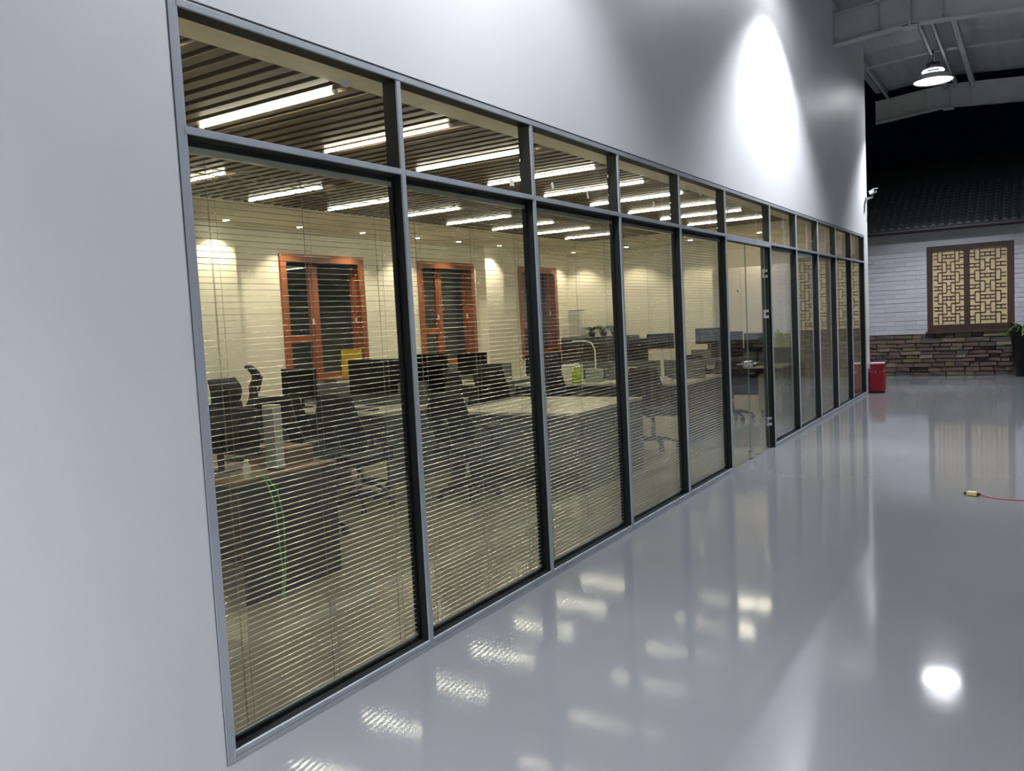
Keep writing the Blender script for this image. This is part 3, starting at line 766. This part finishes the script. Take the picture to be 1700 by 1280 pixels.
# kettle / bottle group behind bay 3
bottle(-2.66, 9.92, .75, 'lime', .26, .065, 'lime green bottle on the desk seen through the third bay')
thing_box('printer', (-3.05, 10.0, .75), (-2.75, 10.3, .98), M['white_metal'], 'small white printer left of the lime green bottle', 'printer', .02)
thing_box('desk_organiser', (-2.56, 9.98, .75), (-2.36, 10.12, .93), M['grey_light'], 'grey desk organiser right of the lime green bottle', 'organiser', .01)
lp = tag(empty('desk_lamp', (-2.56, 10.3, .75)), 'thin white desk lamp behind the lime green bottle', 'lamp')
lathe('base', [(0, 0), (.07, 0), (.07, .012), (0, .016)], M['white_metal'], lp, 20)
tube('arm', [(0, 0, .012), (0, 0, .42), (-.05, 0, .52), (-.16, -.02, .55)], .009, M['white_metal'], lp)
bm = bmesh.new(); addbox(bm, -.32, -.05, .54, -.14, .01, .56, bev=.004); finish('lamp_head', bm, M['white_metal'], lp)
for k, (x, y, rz, s) in enumerate(((-2.1, 9.88, 10, 1), (-1.78, 9.92, -20, 1), (-1.95, 10.05, 40, .9), (-1.55, 10.0, 5, 1))):
    o = thing_box('paper_stack', (-.105*s, -.148*s, .751), (.105*s, .148*s, .751+.02+.012*k), M['paperwhite'],
                  ['white paper stack left of the folded card', 'white paper stack below the tall monitor stand', 'topmost tilted white paper stack', 'white paper stack nearest the fifth bay'][k], 'paper', .001, 'paper stacks on the desk')
    o.location = (x, y, .751+(.03 if k == 2 else 0)); o.rotation_euler = (0, 0, R(rz))
for k, x in enumerate((-2.02, -1.72)):
    t = tag(empty('tent_card', (x, 9.86 if k else 10.3, .752)), 'folded white card standing on the %s side of the paper desk' % ('right' if k else 'left'), 'card')
    bm = bmesh.new()
    for s in (-1, 1):
        v = [bm.verts.new(c) for c in ((-.07, s*.04, .03), (.07, s*.04, .03), (.07, 0, .14), (-.07, 0, .14))]; bm.faces.new(v)
    bmesh.ops.solidify(bm, geom=bm.faces[:], thickness=.0015)
    for v in bm.verts: v.co.z += .04
    finish('card', bm, M['paperwhite'], t)
    box('card_foot', (-.07, -.035, .0), (.07, .035, .068), M['paperwhite'], t)
for k, (x, y) in enumerate(((-3.05, 10.72), (-2.78, 10.80), (-2.5, 10.72), (-2.28, 10.62))):
    plant('desk_plant', (x, y, .752), (.05, .07, .10), ['leafy plant at the left of the row of desk plants', 'second leafy desk plant from the left', 'third leafy desk plant beside the tall monitor stand', 'leafy plant nearest the tall white monitor stand'][k],
          34, .20, .045, M['leaf_pale'] if k % 2 else M['leaf'], M['terracotta'], 'leafy plants on the paper desk', .02)
# laptop and papers on folder desk + keyboard sets
def keyboard(x, y, z, rz, label):
    t = tag(empty('keyboard', (x, y, z), R(rz)), label, 'keyboard', 'keyboards on the desks')
    box('base', (-.21, -.065, 0), (.21, .065, .018), M['black_plastic'], t, bev=.003)
    bm = bmesh.new()
    for r_ in range(5):
        for c in range(14): addbox(bm, -.2+c*.0287, -.056+r_*.0225, .018, -.2+c*.0287+.024, -.056+r_*.0225+.018, .025)
    o = finish('keys', bm, M['lamp_body'], t); o['kind'] = 'stuff'
keyboard(-2.0, 3.84, .751, 180, 'black keyboard in front of the wide monitor on the near desk'); keyboard(-4.6, 6.56, .751, 0, 'black keyboard in front of the glossy monitor')
keyboard(-3.55, 6.62, .751, 5, 'black keyboard at the right of the folder desk'); keyboard(-1.25, 12.7, .751, 0, 'black keyboard seen through the glass door')
# green cables at end of near desk
gc = tag(empty('green_cable', (-1.36, 3.38, 0)), 'thin green cables hanging over the end of the near brown desk to the floor', 'cable')
tube('strand', [(-.13, -.02, .757), (-.03, -.01, .762), (.004, .0, .755), (.022, .02, .68), (.028, .05, .55), (.026, .06, .35), (.03, .07, .15), (.03, .05, .012), (.06, .02, .006)], .005, M['green_cable'], gc, 6)
tube('strand', [(-.13, -.01, .757), (-.03, .02, .762), (.006, .02, .755), (.03, .07, .66), (.034, .10, .50), (.030, .10, .30), (.034, .08, .12), (.035, .06, .012), (.07, .04, .006)], .005, M['green_cable'], gc, 6)
# end wall furniture
cab = tag(empty('low_cabinet', (-5.18, 15.80, 0)), 'dark low cabinet with plants on top against the end wall', 'cabinet')
box('carcass', (-.80, -.20, .06), (.80, .24, 1.22), M['dark_panel'], cab, bev=.004)
box('plinth', (-.78, -.17, 0), (.78, .22, .06), M['black_plastic'], cab)
for k in range(3):
    x0 = -.8+k*.5333
    dd = box('door', (x0+.006, -.222, .08), (x0+.527, -.203, 1.20), M['dark_panel'], cab, bev=.002)
    box('handle', (x0+(.47 if k % 2 == 0 else .05), -.238, .60), (x0+(.485 if k % 2 == 0 else .065), -.222, .74), M['chrome'], dd)
ap = tag(empty('air_purifier', (-5.70, 15.80, 1.221)), 'upright white air purifier standing on the dark low cabinet', 'air purifier')
bm = bmesh.new(); addbox(bm, -.14, -.11, 0, .14, .11, .56, bev=.012); finish('body', bm, M['white_metal'], ap)
box('top_grille', (-.14, -.086, .562), (.14, .112, .578), M['dark_panel'], ap)
for k, x in enumerate((-5.35, -5.08, -4.82)):
    plant('cabinet_plant', (x, 15.8, 1.221), (.06, .08, .10), ['leafy plant on the dark cabinet next to the white purifier', 'middle leafy plant on the dark cabinet', 'right leafy plant on the dark cabinet'][k], 30, .24, .05, M['leaf'], M['pot_black'], 'plants on the dark cabinet', .02)
# tall pale cupboards along the end wall, seen through the door
wc = tag(empty('tall_cupboard', (-1.55, 15.72, 0)), 'tall pale cupboard against the end wall, seen through the glass door', 'cupboard')
box('carcass', (-1.05, -.26, 0), (.55, .32, 2.40), M['office_wall'], wc, bev=.003)
for k in range(3):
    x0 = -1.05+k*.5333; dd = box('door', (x0+.004, -.280, .06), (x0+.529, -.262, 2.39), M['office_wall'], wc, bev=.002)
    box('lock', (x0+.47, -.287, 1.95), (x0+.49, -.280, 1.99), M['black_plastic'], dd)
# drawer pedestal below door desk
pd = tag(empty('pedestal', (-.86, 13.1, 0)), 'pale drawer pedestal under the desk seen through the glass door', 'cabinet')
box('carcass', (-.2, -.25, .05), (.2, .25, .62), M['white_desk'], pd, bev=.004)
for k in range(3):
    dd = box('drawer', (-.19, -.268, .07+k*.18), (.19, -.252, .235+k*.18), M['white_desk'], pd, bev=.002); box('handle', (-.05, -.280, .15+k*.18), (.05, -.269, .16+k*.18), M['chrome'], dd)
for sx in (-.16, .16):
    for sy in (-.2, .2): tube('castor', [(sx, sy, 0), (sx, sy, .05)], .02, M['black_plastic'], pd)
